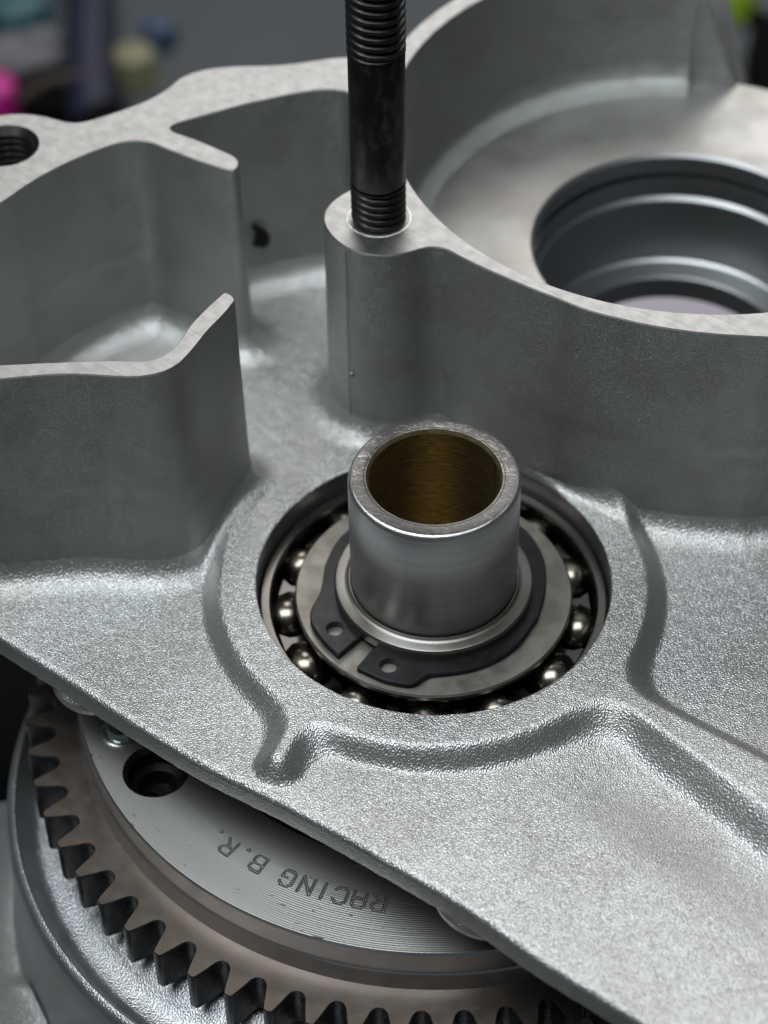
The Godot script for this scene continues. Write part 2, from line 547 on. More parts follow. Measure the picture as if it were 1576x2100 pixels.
func plan() -> void:
	var far := smooth(relax(smooth(pts([-125, -3.5, -90, -5.6, -71.4, -6.8, -66.7, -7.2, -59.5, -7.7, -52.3, -8.0, -47.7, -7.9, -45.2, -8.9, -43.3, -11.0, -42.2, -13.6, -41.0, -17.0, -39.2, -20.4, -37.4, -23.4, -36.4, -25.0]), 1.0), 3), 0.8)
	var near := relax(smooth(pts([-33.9, -23.4, -35.5, -19.8, -37.7, -16.0, -39.2, -12.6, -40.5, -9.8, -41.9, -7.4, -43.8, -5.6, -46.3, -4.5, -49.5, -4.0, -53.5, -4.2, -58.4, -4.6, -64.7, -4.2, -70.9, -3.3, -90, -1.2, -125, 2.5]), 0.8), 4)
	for i in near.size():
		near[i] += Vector2(0.0, 0.16) * maxf(0.0, rough_noise.get_noise_1d(i * 22.0) * 1.6) * smoothstep(-38.0, -44.0, near[i].x)
	wall_a = far.duplicate()
	wall_a.append_array(pts([-36.1, -25.45, -35.6, -25.6, -34.9, -25.2, -34.2, -24.5]))
	wall_a.append_array(near)

	var outer := relax(smooth(pts([55.1, -14.7, 47.4, -15.3, 41.0, -16.3, 34.6, -17.9, 29.1, -19.9, 25.1, -21.6, 20.3, -24.6, 15.4, -27.6, 10.5, -30.9, 7.2, -33.2, 3.8, -35.9, 2.2, -37.3, 0.3, -38.2, -2.1, -37.9, -3.8, -37.0, -6.3, -36.1, -8.8, -35.7, -12.2, -36.1, -14.7, -37.3, -16.9, -39.3, -18.7, -42.0, -19.8, -45.2, -19.6, -48.6, -17.8, -52.0, -15.4, -54.4, -13.0, -57.0, -11.6, -60.5, -12.4, -66.0]), 0.7), 4)
	wall_b = arc(CAV, 61.9, 20, 80, 50)
	wall_b.append_array(outer)
	wall_b.append_array(arc(CAV, 59.6, 172, 276, 96))
	wall_b.append_array(arc(CAV, CAV_R, 276, 20, 236))

	var rin := relax(smooth(pts([-128, -8, -104, -24, -90, -36, -77.6, -49.9, -74.1, -54.6, -70.1, -59.2, -66.1, -62.9, -62.0, -66.0, -58.7, -68.1, -55.4, -69.1, -53.1, -68.8, -50.5, -67.2, -46.7, -64.9, -43.0, -62.8, -39.3, -60.9, -37.5, -60.2]), 0.8), 3)
	rin.append_array(pts([-36.7, -60.1, -36.1, -60.6, -35.8, -61.6, -35.9, -62.8, -36.5, -63.9]))
	rin.append_array(relax(smooth(pts([-37.2, -64.6, -38.8, -65.8, -41.6, -67.7, -44.4, -69.5, -47.2, -71.0, -49.0, -72.1, -49.3, -73.2, -48.2, -74.4, -44.9, -76.2, -40.6, -78.3, -36.2, -80.5, -31.7, -82.3, -27.2, -84.0, -22.7, -85.3, -19.0, -85.6, -16.5, -84.3, -14.2, -81.4, -11.2, -77.5, -9.9, -76.8]), 0.7), 3))
	wall_c = rin
	wall_c.append_array(relax(smooth(pts([-9.9, -95.5, -18.4, -96.2, -25.8, -94.4, -31.3, -93.4, -39.7, -93.0, -45.3, -91.6, -48.6, -89.4, -50.6, -86.0, -53.7, -82.3, -57.9, -79.2, -61.8, -76.8, -65.2, -74.9, -68.3, -74.6, -73.1, -76.6, -77.7, -77.4, -82.2, -76.6, -86.5, -73.4, -92, -66, -104, -50, -128, -30]), 1.0), 4))

	edge_line = relax(smooth(pts([-125, -26.5, -100, -7.5, -74.9, 12.1, -62.8, 21.0, -56.4, 26.0, -39.1, 38.6, -25.8, 46.4, -14.3, 53.6, -6.5, 58.9, 5.7, 67.4, 15.9, 76.0, 32.3, 88.0, 55, 105, 80, 124]), 1.0), 6)
	for i in edge_line.size():
		edge_line[i] += Vector2(0.35, -0.5) * 0.22 * rough_noise.get_noise_1d(i * 9.0)

	# signed distance to the walls' feet, on a grid
	dist.resize(GN * GN)
	dist.fill(20.0)
	for w in [inset(wall_a, 0.9), inset(wall_b, 0.15), inset(wall_c, 0.9)]:
		var n: int = w.size()
		for i in n:
			var a: Vector2 = w[i]
			var b: Vector2 = w[(i + 1) % n]
			var lo := a.min(b) - Vector2.ONE * 8.0
			var hi := a.max(b) + Vector2.ONE * 8.0
			var i0 := clampi(int((lo.x - GX0) / GS), 0, GN - 1)
			var i1 := clampi(int((hi.x - GX0) / GS), 0, GN - 1)
			var k0 := clampi(int((lo.y - GZ0) / GS), 0, GN - 1)
			var k1 := clampi(int((hi.y - GZ0) / GS), 0, GN - 1)
			var ab := b - a
			var inv := 1.0 / maxf(ab.length_squared(), 1e-9)
			for k in range(k0, k1 + 1):
				for x in range(i0, i1 + 1):
					var q := Vector2(GX0 + x * GS, GZ0 + k * GS)
					var d := (q - a - ab * clampf((q - a).dot(ab) * inv, 0.0, 1.0)).length()
					if d < dist[k * GN + x]:
						dist[k * GN + x] = d
	var polys := [inset(wall_a, 0.9), inset(wall_b, 0.15), inset(wall_c, 0.9)]
	for k in GN:
		for x in GN:
			if dist[k * GN + x] < 8.0:
				var q := Vector2(GX0 + x * GS, GZ0 + k * GS)
				for w in polys:
					if Geometry2D.is_point_in_polygon(q, w):
						dist[k * GN + x] *= -1.0
						break

func wall_distance(x: float, z: float) -> float:
	var fx := clampf((x - GX0) / GS, 0.0, GN - 1.001)
	var fz := clampf((z - GZ0) / GS, 0.0, GN - 1.001)
	var i := int(fx)
	var k := int(fz)
	var u := fx - i
	var v := fz - k
	var o := k * GN + i
	return lerpf(lerpf(dist[o], dist[o + 1], u), lerpf(dist[o + GN], dist[o + GN + 1], u), v)

func seg_d(p: Vector2, a: Vector2, b: Vector2) -> float:
	var ab := b - a
	return (p - a - ab * clampf((p - a).dot(ab) / ab.length_squared(), 0.0, 1.0)).length()

func smin(a: float, b: float, k: float) -> float:
	var h := maxf(k - absf(a - b), 0.0) / k
	return minf(a, b) - h * h * k * 0.25

func plate_height(x: float, z: float) -> float:
	var p := Vector2(x, z)
	var low := lerpf(-3.5, 0.0, smoothstep(-7.0, -27.0, z)) if x < 0.0 else lerpf(-3.5, -0.3, smoothstep(-20.0, -38.0, z))
	# the boss round the bearing and the ribs that run away from it
	var d := p.length() - 38.9
	var q := p - Vector2(29, 25)
	var along := q.dot(Vector2(0.748, 0.664))
	var across := q.dot(Vector2(-0.664, 0.748))
	var wide := 2.6 + clampf(along, 0.0, 60.0) * 0.10
	d = smin(d, seg_d(p, Vector2(27, 22), Vector2(100, 84)) - wide, 9.0)
	d = smin(d, seg_d(p, Vector2(-21, 29), Vector2(-25.0, 39.6)) - 2.5, 6.0)
	var soft := clampf(along * 0.12, 0.0, 1.5) * smoothstep(0.0, 3.0, across)
	low -= 1.1 * soft * smoothstep(24.0, 9.0, across)
	var s := smoothstep(2.4 + soft, -2.1 - soft * 0.6, d)
	var y := lerpf(low, 0.0, s)
	var w := wall_distance(x, z) + 0.4
	var r := lerpf(2.6, 6.0, smoothstep(31.5, 38.0, p.length()))
	if w < r:
		y += (r - sqrt(maxf(r * r - (r - maxf(w, 0.0)) * (r - maxf(w, 0.0)), 0.0))) * smoothstep(30.9, 31.4, p.length())
	y += 0.07 * rough_noise.get_noise_2d(x * 3.0, z * 3.0)
	return y

func engine_case() -> void:
	rough_noise.frequency = 0.09
	rough_noise.seed = 12
	plan()
	var o := thing("engine_case", "grey cast aluminium engine case with curved walls and a round bearing boss", "engine case")
	put("case_plate", plate_mesh(o), M.cast, o)
	var lv := [Vector2(H - 0.22, 0.0), Vector2(30, 0.12), Vector2(12, 0.45), Vector2(4, 0.75), Vector2(-4, 1.0)]
	for w in [["front_wall", wall_a, 0.0], ["cavity_wall", wall_b, 0.012], ["rear_wall", wall_c, -0.012]]:
		var out: PackedVector2Array = w[1]
		var levels := lv if w[0] != "cavity_wall" else [Vector2(H - 0.22, 0.0), Vector2(30, 0.03), Vector2(12, 0.08), Vector2(4, 0.12), Vector2(-4, 0.2)]
		var m := sides(out, levels)
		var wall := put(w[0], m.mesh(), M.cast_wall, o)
		# machined top, with a narrow broken edge
		var e: float = H + w[2]
		var rim := sides(out, [Vector2(e, -0.2), Vector2(H - 0.22, 0.0)])
		var ins := inset(out, -0.2)
		var lids := [ins]
		if w[0] == "rear_wall":
			lids = []
			var hc := Vector2(-79.2, -67.3)
			var circle := arc(hc, 6.4, 0, 351, 39)
			var big := 400.0
			for half in [pts([hc.x, -big, hc.x + big, -big, hc.x + big, big, hc.x, big]), pts([hc.x - big, -big, hc.x, -big, hc.x, big, hc.x - big, big])]:
				for piece in Geometry2D.intersect_polygons(ins, half):
					for left in Geometry2D.clip_polygons(piece, circle):
						if not Geometry2D.is_polygon_clockwise(left):
							lids.append(left)
			var th := []
			th.append(Vector2(6.4, e))
			th.append(Vector2(5.6, e - 0.8))
			for k in 16:
				th.append(Vector2(5.0, e - 1.4 - k * 1.5))
				th.append(Vector2(5.7, e - 2.1 - k * 1.5))
			th.append(Vector2(0.01, e - 26.0))
			# seen from inside: travel so that the outside lies towards the axis
			put("threaded_hole", lathe(flip(th), 48, 0, TAU, hc).mesh(), M.stud, wall)
		lid(lids, e, 1.0, rim)
		put("machined_rim", rim.mesh(), M.machined, wall)
	# the parting line of the mould, down the stud boss, with two small flaws
	var line := []
	var thick := []
	for k in 24:
		var y := 42.4 - k * 1.83
		line.append(Vector3(-15.75, y, -37.93 + 0.006 * (43.0 - y) + 0.02 * rng.randf_range(-1, 1)))
		thick.append(0.085)
	put("parting_line", tube(line, thick, 8).mesh(), M.cast_wall, o)
	put("casting_flaw", blob(Vector3(0.55, 0.5, 0.45), 0.1).mesh(), M.machined, o, Vector3(-15.2, 14.0, -37.5))
	put("casting_flaw", blob(Vector3(0.4, 1.3, 0.35), 0.1).mesh(), M.cast_wall, o, Vector3(-15.4, 1.0, -37.4))
	# the drilled oil hole in the rear wall
	var oil := MB.new()
	lathe([Vector2(3.0, 0.0), Vector2(2.7, 0.35), Vector2(0.01, -0.25)], 28, 0, TAU, Vector2.ZERO, oil)
	var hole := put("oil_hole", oil.mesh(), M.dark, o, Vector3(-35.2, 12.6, -79.9))
	hole.rotation = Vector3(PI / 2 - 0.03, -0.42, 0)
	# the round cavity: floor, fillet and wall
	var fl := lathe(flip([Vector2(55.7, 43 - 0.3), Vector2(55.3, 30), Vector2(55.0, CAV_Y + 5.5), Vector2(54.4, CAV_Y + 2.8), Vector2(52.8, CAV_Y + 0.9), Vector2(50.6, CAV_Y + 0.15), Vector2(49.6, CAV_Y)]), 200, deg_to_rad(20), deg_to_rad(276), CAV)
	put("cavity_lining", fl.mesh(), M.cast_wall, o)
	var face := lathe([Vector2(57.5, CAV_Y - 14), Vector2(57.5, CAV_Y - 0.6), Vector2(56.9, CAV_Y - 0.02)], 200, 0, TAU, CAV)
	for k in 201:
		var dir := Vector2.from_angle(TAU * k / 200.0)
		var inn := BORE_C + dir * (BORE_R + 0.7)
		var outp := CAV + dir * 56.9
		var a := face.v(Vector3(inn.x, CAV_Y - 0.02, inn.y), Vector3.UP)
		var b := face.v(Vector3(outp.x, CAV_Y - 0.02, outp.y), Vector3.UP)
		if k > 0:
			face.quad(a - 2, b - 2, b, a)
	put("bearing_seat_face", face.mesh(), M.turned, o)
	var b0 := CAV_Y
	var bp := [Vector2(BORE_R + 0.7, b0 - 0.02), Vector2(BORE_R, b0 - 0.7), Vector2(BORE_R, b0 - 4.2), Vector2(BORE_R + 1.6, b0 - 4.3), Vector2(BORE_R + 1.6, b0 - 5.9), Vector2(BORE_R, b0 - 6.0), Vector2(BORE_R - 0.1, b0 - 10.2), Vector2(BORE_R - 0.9, b0 - 10.9), Vector2(BORE_R - 1.0, b0 - 26.0), Vector2(BORE_R - 1.6, b0 - 26.4), Vector2(BORE_R - 6.2, b0 - 26.5), Vector2(BORE_R - 6.6, b0 - 26.9), Vector2(BORE_R - 6.6, b0 - 32.0), Vector2(BORE_R + 4.0, b0 - 32.0)]
	put("stepped_bore", lathe(flip(flip(bp)), 160, 0, TAU, BORE_C, null, 20.0).mesh(), M.bore, o)
	# end of the cavity wall and the pads outside the rear wall
	var pad := smooth(pts([48, -143, 52, -142, 55, -142.5, 57.5, -145, 58.5, -153, 56, -160, 50, -160, 47, -152]), 2.0, true)
	var pm := sides(pad, [Vector2(36, -0.6), Vector2(35.2, 0), Vector2(20, 4.5), Vector2(0, 10)])
	lid([inset(pad, -0.6)], 36, 1.0, pm)
	put("outlet_pad", pm.mesh(), M.pad, o)
	var gus := MB.new()
	var prev := []
	for k in 17:
		var a := deg_to_rad(275.6 + 11.0 * k / 16.0)
		var dir := Vector3(cos(a), 0, sin(a))
		var side := Vector3(-sin(a), 0, cos(a))
		var c := Vector3(CAV.x, 0, CAV.y)
		var top := 42.9 - 29.5 * pow(k / 16.0, 0.8)
		var cur := [gus.v(c + dir * 55.3 + Vector3(0, 10, 0), -dir), gus.v(c + dir * 55.5 + Vector3(0, top - 1.0, 0), -dir), gus.v(c + dir * 56.5 + Vector3(0, top, 0), Vector3.UP + side), gus.v(c + dir * 58.8 + Vector3(0, top, 0), Vector3.UP + side), gus.v(c + dir * 59.6 + Vector3(0, 0, 0), dir)]
		if k > 0:
			for i in 4:
				gus.quad(prev[i], prev[i + 1], cur[i + 1], cur[i])
		prev = cur
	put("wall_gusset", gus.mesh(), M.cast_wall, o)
	var hump := arc(Vector2(-43.0, -87.5), 9.0, 0, 350, 35)
	pm = sides(hump, [Vector2(39, -0.5), Vector2(38.3, 0), Vector2(-4, 0.6)])
	lid([inset(hump, -0.5)], 39, 1.0, pm)
	put("side_pad", pm.mesh(), M.cast_wall, o)
	# cast lumps that show under the edge of the plate
	for l in [[Vector3(-60.0, -10.2, 17.0), Vector3(6.6, 2.5, 5.0)], [Vector3(6.5, -10.3, 62.6), Vector3(6.8, 2.2, 4.0)]]:
		var lug := put("cast_lug", blob(l[1], 0.35).mesh(), M.cast, o, l[0])
		lug.rotation.y = -0.62

func flip(a: Array) -> Array:
	var b := a.duplicate()
	b.reverse()
	return b

func blob(r: Vector3, square: float) -> MB:
	var m := MB.new()
	var rows := []
	for i in 25:
		var e := -PI / 2 + PI * i / 24
		var row := []
		for k in 49:
			var a := TAU * k / 48
			var ce := pow(absf(cos(e)), 1.0 - square)
			var se := signf(sin(e)) * pow(absf(sin(e)), 1.0 - square)
			var q := Vector3(cos(a) * ce, se, sin(a) * ce)
			row.append(m.v(q * r, Vector3(q.x / r.x, q.y / r.y, q.z / r.z)))
		rows.append(row)
	for i in 24:
		for k in 48:
			m.quad(rows[i][k], rows[i][k + 1], rows[i + 1][k + 1], rows[i + 1][k])
	return m

func plate_mesh(node: Node3D) -> ArrayMesh:
	var bound := edge_line.duplicate()
	bound.append_array(pts([92, 124, 92, -60, 60, -100, -14, -100, -114, -100]))
	var NT := 960
	var far_ := PackedFloat32Array()
	far_.resize(NT)
	var n := bound.size()
	for i in NT:
		var a := TAU * i / NT
		var dir := Vector2(cos(a), sin(a))
		var best := 500.0
		for s in n:
			var hit = Geometry2D.segment_intersects_segment(Vector2.ZERO, dir * 500.0, bound[s], bound[(s + 1) % n])
			if hit != null:
				best = minf(best, (hit as Vector2).length())
		far_[i] = minf(best, 150.0)
	var N1 := 170
	var N2 := 9
	var NR := N1 + N2
	var P := PackedVector3Array()
	P.resize(NT * NR)
	var edge_n := edge_line.size()
	var near_edge := PackedFloat32Array()
	for i in NT:
		var a := TAU * i / NT
		var c := cos(a)
		var s := sin(a)
		var reach := far_[i]
		for j in NR:
			var r: float
			if j < N1:
				r = 31.0 + (reach - 2.0 - 31.0) * pow(float(j) / (N1 - 1), 1.15)
			else:
				r = reach - 2.0 + 2.0 * sin(PI / 2 * (j - N1 + 1.0) / N2)
			var x := c * r
			var z := s * r
			var y := plate_height(x, z)
			if j > N1 - 12:
				var e := 99.0
				for k in range(0, edge_n - 1):
					if absf(edge_line[k].x - x) < 4.0:
						e = minf(e, seg_d(Vector2(x, z), edge_line[k], edge_line[k + 1]))
				if e < 1.5:
					y -= 1.5 - sqrt(maxf(1.5 * 1.5 - (1.5 - e) * (1.5 - e), 0.0))
			if j == 0:
				y -= 0.25
			P[i * NR + j] = Vector3(x, y, z)
	var m := MB.new()
	for i in NT:
		var im := (i + NT - 1) % NT
		var ip := (i + 1) % NT
		for j in NR:
			var jm := maxi(j - 1, 0)
			var jp := mini(j + 1, NR - 1)
			var dr := P[i * NR + jp] - P[i * NR + jm]
			var dt := P[ip * NR + j] - P[im * NR + j]
			var nn := dt.cross(dr)
			if nn.y < 0.0:
				nn = -nn
			m.v(P[i * NR + j], nn)
	for i in NT:
		var ip := (i + 1) % NT
		for j in NR - 1:
			var q := P[i * NR + j]
			if Vector2(q.x, q.z).distance_to(CAV) < 52.5:
				continue
			m.quad(i * NR + j, ip * NR + j, ip * NR + j + 1, i * NR + j + 1)
	# the edge, the underside and the bore for the bearing
	var rings := []
	for k in 5:
		rings.append([])
	for i in NT:
		var a := TAU * i / NT
		var dir := Vector3(cos(a), 0, sin(a))
		var tip := P[i * NR + NR - 1]
		var t0 := P[((i + 1) % NT) * NR + NR - 1] - P[((i + NT - 1) % NT) * NR + NR - 1]
		var nn := Vector3(-t0.z, 0, t0.x).normalized()
		if nn.dot(dir) < 0:
			nn = -nn
		rings[0].append(m.v(tip, nn + Vector3(0, 0.25, 0)))
		rings[1].append(m.v(Vector3(tip.x, -7.6, tip.z) + nn * 0.15, nn))
		rings[2].append(m.v(Vector3(tip.x, -7.6, tip.z) + nn * 0.15, Vector3.DOWN))
		rings[3].append(m.v(Vector3(dir.x * 34, -9.0, dir.z * 34), Vector3.DOWN))
		rings[4].append(m.v(Vector3(dir.x * 34, -17.0, dir.z * 34), dir))
	for i in NT:
		var ip := (i + 1) % NT
		var last := P[i * NR + NR - 1]
		if Vector2(last.x, last.z).distance_to(CAV) > 62.0:
			m.quad(rings[0][i], rings[0][ip], rings[1][ip], rings[1][i])
		var under := P[i * NR + NR - 1]
		if seg_d(CAV, Vector2.ZERO, Vector2(under.x, under.z)) > 40.0:
			m.quad(rings[2][i], rings[2][ip], rings[3][ip], rings[3][i])
		m.quad(rings[3][i], rings[3][ip], rings[4][ip], rings[4][i])
	var am := m.mesh()
	var b := MB.new()
	var br := [[], [], [], []]
	for i in NT:
		var a := TAU * i / NT
		var dir := Vector3(cos(a), 0, sin(a))
		var tip := P[i * NR]
		br[0].append(b.v(tip, -dir))
		br[1].append(b.v(Vector3(tip.x, -17.0, tip.z), -dir))
		br[2].append(b.v(Vector3(tip.x, -17.0, tip.z), Vector3.DOWN))
		br[3].append(b.v(Vector3(dir.x * 34, -17.0, dir.z * 34), Vector3.DOWN))
	for i in NT:
		var ip := (i + 1) % NT
		b.quad(br[0][i], br[0][ip], br[1][ip], br[1][i])
		b.quad(br[2][i], br[2][ip], br[3][ip], br[3][i])
	put("bearing_housing", b.mesh(), M.bore, node, Vector3.ZERO)
	return am

func lower_case() -> void:
	var o := thing("lower_case", "lower cast case half curving round the toothed gear rim", "engine case", Vector3(-7.3, 0, 11.1))
	var a0 := deg_to_rad(60)
	var a1 := deg_to_rad(215)
	var rim := lathe(flip([Vector2(40, -42), Vector2(54, -40.0), Vector2(57, -40.3), Vector2(61, -42.6), Vector2(65, -44.6), Vector2(67, -43.6), Vector2(68.2, -40.6), Vector2(69.2, -39.3), Vector2(70.1, -39.6), Vector2(70.8, -41), Vector2(71.2, -46), Vector2(71.8, -60), Vector2(73.5, -71)]), 150, a0, a1, Vector2.ZERO, null, 60.0)
	put("case_underside", lathe([Vector2(0.01, -219), Vector2(58, -219), Vector2(64, -120), Vector2(67, -62), Vector2(30, -46)], 96, 0, TAU, Vector2.ZERO, null, 20).mesh(), M.outside, o)
	put("case_rim", turn_in(rim).mesh(), M.lower_cast, o)
	# the sloping outside with a round boss
	var m := MB.new()
	var rows := []
	for i in 90:
		var r := 73.0 + i * 0.9
		var row := []
		for k in 140:
			var a := deg_to_rad(95.0 + 100.0 * k / 139)
			var x := r * cos(a)
			var z := r * sin(a)
			row.append(m.v(Vector3(x, outside_height(x - 7.3, z + 11.1, r), z), Vector3.UP))
		rows.append(row)
	for i in 90:
		for k in 140:
			var dr: Vector3 = m.p[rows[mini(i + 1, 89)][k]] - m.p[rows[maxi(i - 1, 0)][k]]
			var dt: Vector3 = m.p[rows[i][mini(k + 1, 139)]] - m.p[rows[i][maxi(k - 1, 0)]]
			var nn := dr.cross(dt).normalized()
			m.n[rows[i][k]] = nn if nn.y > 0 else -nn
	for i in 89:
		for k in 139:
			m.quad(rows[i][k], rows[i][k + 1], rows[i + 1][k + 1], rows[i + 1][k])
	put("case_outside", m.mesh(), M.outside, o)

func turn_in(m: MB) -> MB:
	# the profile was drawn from the inside out: face everything upwards and outwards
	for i in m.n.size():
		if m.n[i].y < 0.0:
			m.n[i] = -m.n[i]
	var old := m.ix.duplicate()
	m.ix.clear()
	for i in range(0, old.size(), 3):
		m.tri(old[i], old[i + 1], old[i + 2])
	return m

func outside_height(x: float, z: float, r: float) -> float:
	var y := -71.0 - 5.0 * smoothstep(73.0, 85.0, r) - 0.36 * (r - 73.0)
	var d := Vector2(x, z).distance_to(Vector2(-79.0, 50.0))
	y += 6.5 * smoothstep(15.0, 8.0, d)
	return y

func clutch_drum() -> void:
	var o := thing("clutch_drum", "round machined clutch drum with stamped lettering and a toothed gear rim", "clutch drum")
	# top face 46.5..64.1, in polar steps; a sector is left for the drilled hole
	var hole_r := 55.2
	var hole_a := deg_to_rad(150.0)
	var hole := 5.45
	var m := MB.new()
	var s0 := rad_to_deg(hole_a) - 8.0
	var s1 := rad_to_deg(hole_a) + 8.0
	var steps := []
	for k in 400:
		steps.append(-180.0 + k * 0.9)
	for band in [[s1, 80.0 + 360.0 - 110.0 * 0 - 0.0, 290], [80.0, s0, 80]]:
		var prev := []
		var d0: float = band[0]
		var d1: float = band[1]
		for k in band[2] + 1:
			var dg: float = d0 + (d1 - d0) * k / band[2]
			var cur := []
			for i in 6:
				cur.append(face_vertex(m, 46.5 + (64.15 - 46.5) * i / 5.0, dg))
			if k > 0:
				for i in 5:
					m.quad(prev[i], prev[i + 1], cur[i + 1], cur[i])
			prev = cur
	var inner := []
	var outer := []
	var rows := []
	for k in 97:
		var t := TAU * k / 96
		var d := Vector2(cos(t), sin(t))    # x along the angle, y along the radius
		var half := deg_to_rad(8.0) * hole_r
		var lim := INF
		if absf(d.x) > 1e-6:
			lim = minf(lim, half / absf(d.x))
		if d.y > 1e-6:
			lim = minf(lim, (64.15 - hole_r) / d.y)
		elif d.y < -1e-6:
			lim = minf(lim, (46.5 - hole_r) / d.y)
		var row := []
		for i in 7:
			# on the hole's rim a true circle, further out polar steps
			var f := i / 6.0
			var c := Vector2(cos(hole_a), sin(hole_a))
			var side := Vector2(-c.y, c.x)
			var rim_p := c * (hole_r + d.y * (hole + 0.35)) + side * d.x * (hole + 0.35)
			var ao := hole_a + d.x * lim / hole_r
			var far_p := Vector2(cos(ao), sin(ao)) * (hole_r + d.y * lim)
			var q := rim_p.lerp(far_p, f)
			row.append(face_vertex(m, q.length(), rad_to_deg(fposmod(q.angle(), TAU))))
		rows.append(row)
	for k in 96:
		for i in 6:
			m.quad(rows[k][i], rows[k][i + 1], rows[k + 1][i + 1], rows[k + 1][i])
	var face := put("lettered_face", m.mesh(), M.disc_face, o)
	face.set_meta("label", "turned steel face stamped RACING B.R.")
	# the drilled hole
	var c2 := Vector2(cos(hole_a), sin(hole_a)) * hole_r
	put("drilled_hole", lathe([Vector2(0.01, -27.5), Vector2(3.0, -27.4), Vector2(3.6, -24.5), Vector2(4.9, -24.0), Vector2(4.95, -21.0), Vector2(hole + 0.35, -20.0)], 64, 0, TAU, c2, null, 20).mesh(), M.gear_side, face)
	put("spring_seat", blob(Vector3(1.7, 1.0, 1.5), 0.1).mesh(), M.race, face, Vector3(c2.x - 1.4, -26.9, c2.y + 1.0))
	# side of the drum: two bands and a groove above the gear
	put("drum_side", lathe([Vector2(65.3, -29.3), Vector2(64.75, -25.6), Vector2(64.45, -25.3), Vector2(64.5, -20.35), Vector2(64.15, -20.0)], 260, 0, TAU, Vector2.ZERO, null, 20).mesh(), M.disc_side, o)
	put("hollow", lathe([Vector2(0.01, -44), Vector2(46.3, -44), Vector2(46.3, -20.3), Vector2(46.5, -20.0)], 160).mesh(), M.dark, o)
	# gear rim: a flat ring and 64 teeth
	var z := 64
	var ring := Node3D.new()
	ring.name = "gear_rim"
	o.add_child(ring, true)
	var g := lathe([Vector2(69.2, -29.0), Vector2(64.9, -29.0)], 64 * 6, deg_to_rad(1.2), deg_to_rad(361.2))
	put("ring_face", g.mesh(), M.gear_face, ring)
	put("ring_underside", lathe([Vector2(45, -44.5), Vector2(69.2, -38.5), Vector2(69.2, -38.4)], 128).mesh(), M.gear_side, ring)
	var ph := 360.0 / z
	# half of a tooth from the root of its gap to its tip: (radius, degrees from the tooth's middle)
	var halfp := [Vector2(69.2, ph / 2), Vector2(69.25, ph / 2 - 0.45), Vector2(69.6, ph / 2 - 0.85), Vector2(70.3, ph / 2 - 1.12), Vector2(71.6, ph / 2 - 1.42), Vector2(73.0, ph / 2 - 1.78), Vector2(74.1, ph / 2 - 2.08), Vector2(74.55, ph / 2 - 2.3), Vector2(74.65, 0.0)]
	var line := PackedVector2Array()
	for q in halfp:
		line.append(Vector2.from_angle(deg_to_rad(-q.y)) * q.x)
	for k in range(halfp.size() - 2, -1, -1):
		line.append(Vector2.from_angle(deg_to_rad(halfp[k].y)) * halfp[k].x)
	var top := line.duplicate()
	for k in range(5, 0, -1):
		top.append(Vector2.from_angle(deg_to_rad(-ph / 2 + ph * k / 6.0)) * 69.2)
	var tm := ArrayMesh.new()
	var lidm := MB.new()
	var flat := top.duplicate()
	var bev := inset(top, -0.2)
	for k in range(1, line.size() - 1):
		if line[k].length() > 69.5:
			flat[k] = line[k].lerp(bev[k], smoothstep(69.4, 70.6, line[k].length()))
	lid([flat], -29.0, 1.0, lidm)
	lidm.mesh(tm)
	var fm := MB.new()
	for i in line.size() - 1:
		var e := line[i + 1] - line[i]
		var nn := Vector3(e.y, 1.0 * e.length(), -e.x)
		fm.quad(fm.v(Vector3(flat[i].x, -29.0, flat[i].y), nn), fm.v(Vector3(flat[i + 1].x, -29.0, flat[i + 1].y), nn), fm.v(Vector3(line[i + 1].x, -29.2, line[i + 1].y), nn), fm.v(Vector3(line[i].x, -29.2, line[i].y), nn))
	for i in line.size() - 1:
		var a := line[i]
		var b := line[i + 1]
		var pa := line[maxi(i - 1, 0)]
		var nb := line[mini(i + 2, line.size() - 1)]
		var n0 := Vector2((b - pa).y, -(b - pa).x)
		var n1 := Vector2((nb - a).y, -(nb - a).x)
		var ids := [fm.v(Vector3(a.x, -29.2, a.y), Vector3(n0.x, 0, n0.y)), fm.v(Vector3(b.x, -29.2, b.y), Vector3(n1.x, 0, n1.y)), fm.v(Vector3(b.x, -38.2, b.y), Vector3(n1.x, 0, n1.y)), fm.v(Vector3(a.x, -38.2, a.y), Vector3(n0.x, 0, n0.y))]
		fm.quad(ids[0], ids[1], ids[2], ids[3])
	lid([top], -38.2, -1.0, fm)
	fm.mesh(tm)
	var first: MeshInstance3D = null
	for k in z:
		var a := deg_to_rad(1.2 + ph / 2 + k * ph)
		var t: MeshInstance3D
		if first == null:
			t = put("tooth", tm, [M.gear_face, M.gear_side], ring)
			first = t
		else:
			t = first.duplicate()
			t.name = "tooth_%03d" % k
			ring.add_child(t, true)
		t.rotation.y = -a
	# a screw beside the hole, half under the plate
	var s := thing("bright_screw", "small bright screw head on the clutch drum, half under the case edge", "screw", Vector3(-54.6, -20.0, 19.0))
	put("screw_head", lathe([Vector2(2.7, 0.0), Vector2(2.7, 1.3), Vector2(2.3, 1.8), Vector2(1.3, 1.9), Vector2(1.2, 0.8), Vector2(0.01, 0.7)], 40).mesh(), M.screw, s)
	put("screw_washer", lathe([Vector2(3.6, -0.1), Vector2(3.6, 0.35), Vector2(3.3, 0.5), Vector2(2.0, 0.5)], 40).mesh(), M.screw, s)

func face_vertex(m: MB, r: float, deg: float) -> int:
	var a := deg_to_rad(deg)
	var u := clampf((fposmod(deg, 360.0) - 80.0) / 110.0, 0.0, 1.0)
	return m.v(Vector3(cos(a) * r, -20.0, sin(a) * r), Vector3.UP, Vector2(u, (r - 46.0) / 20.0))

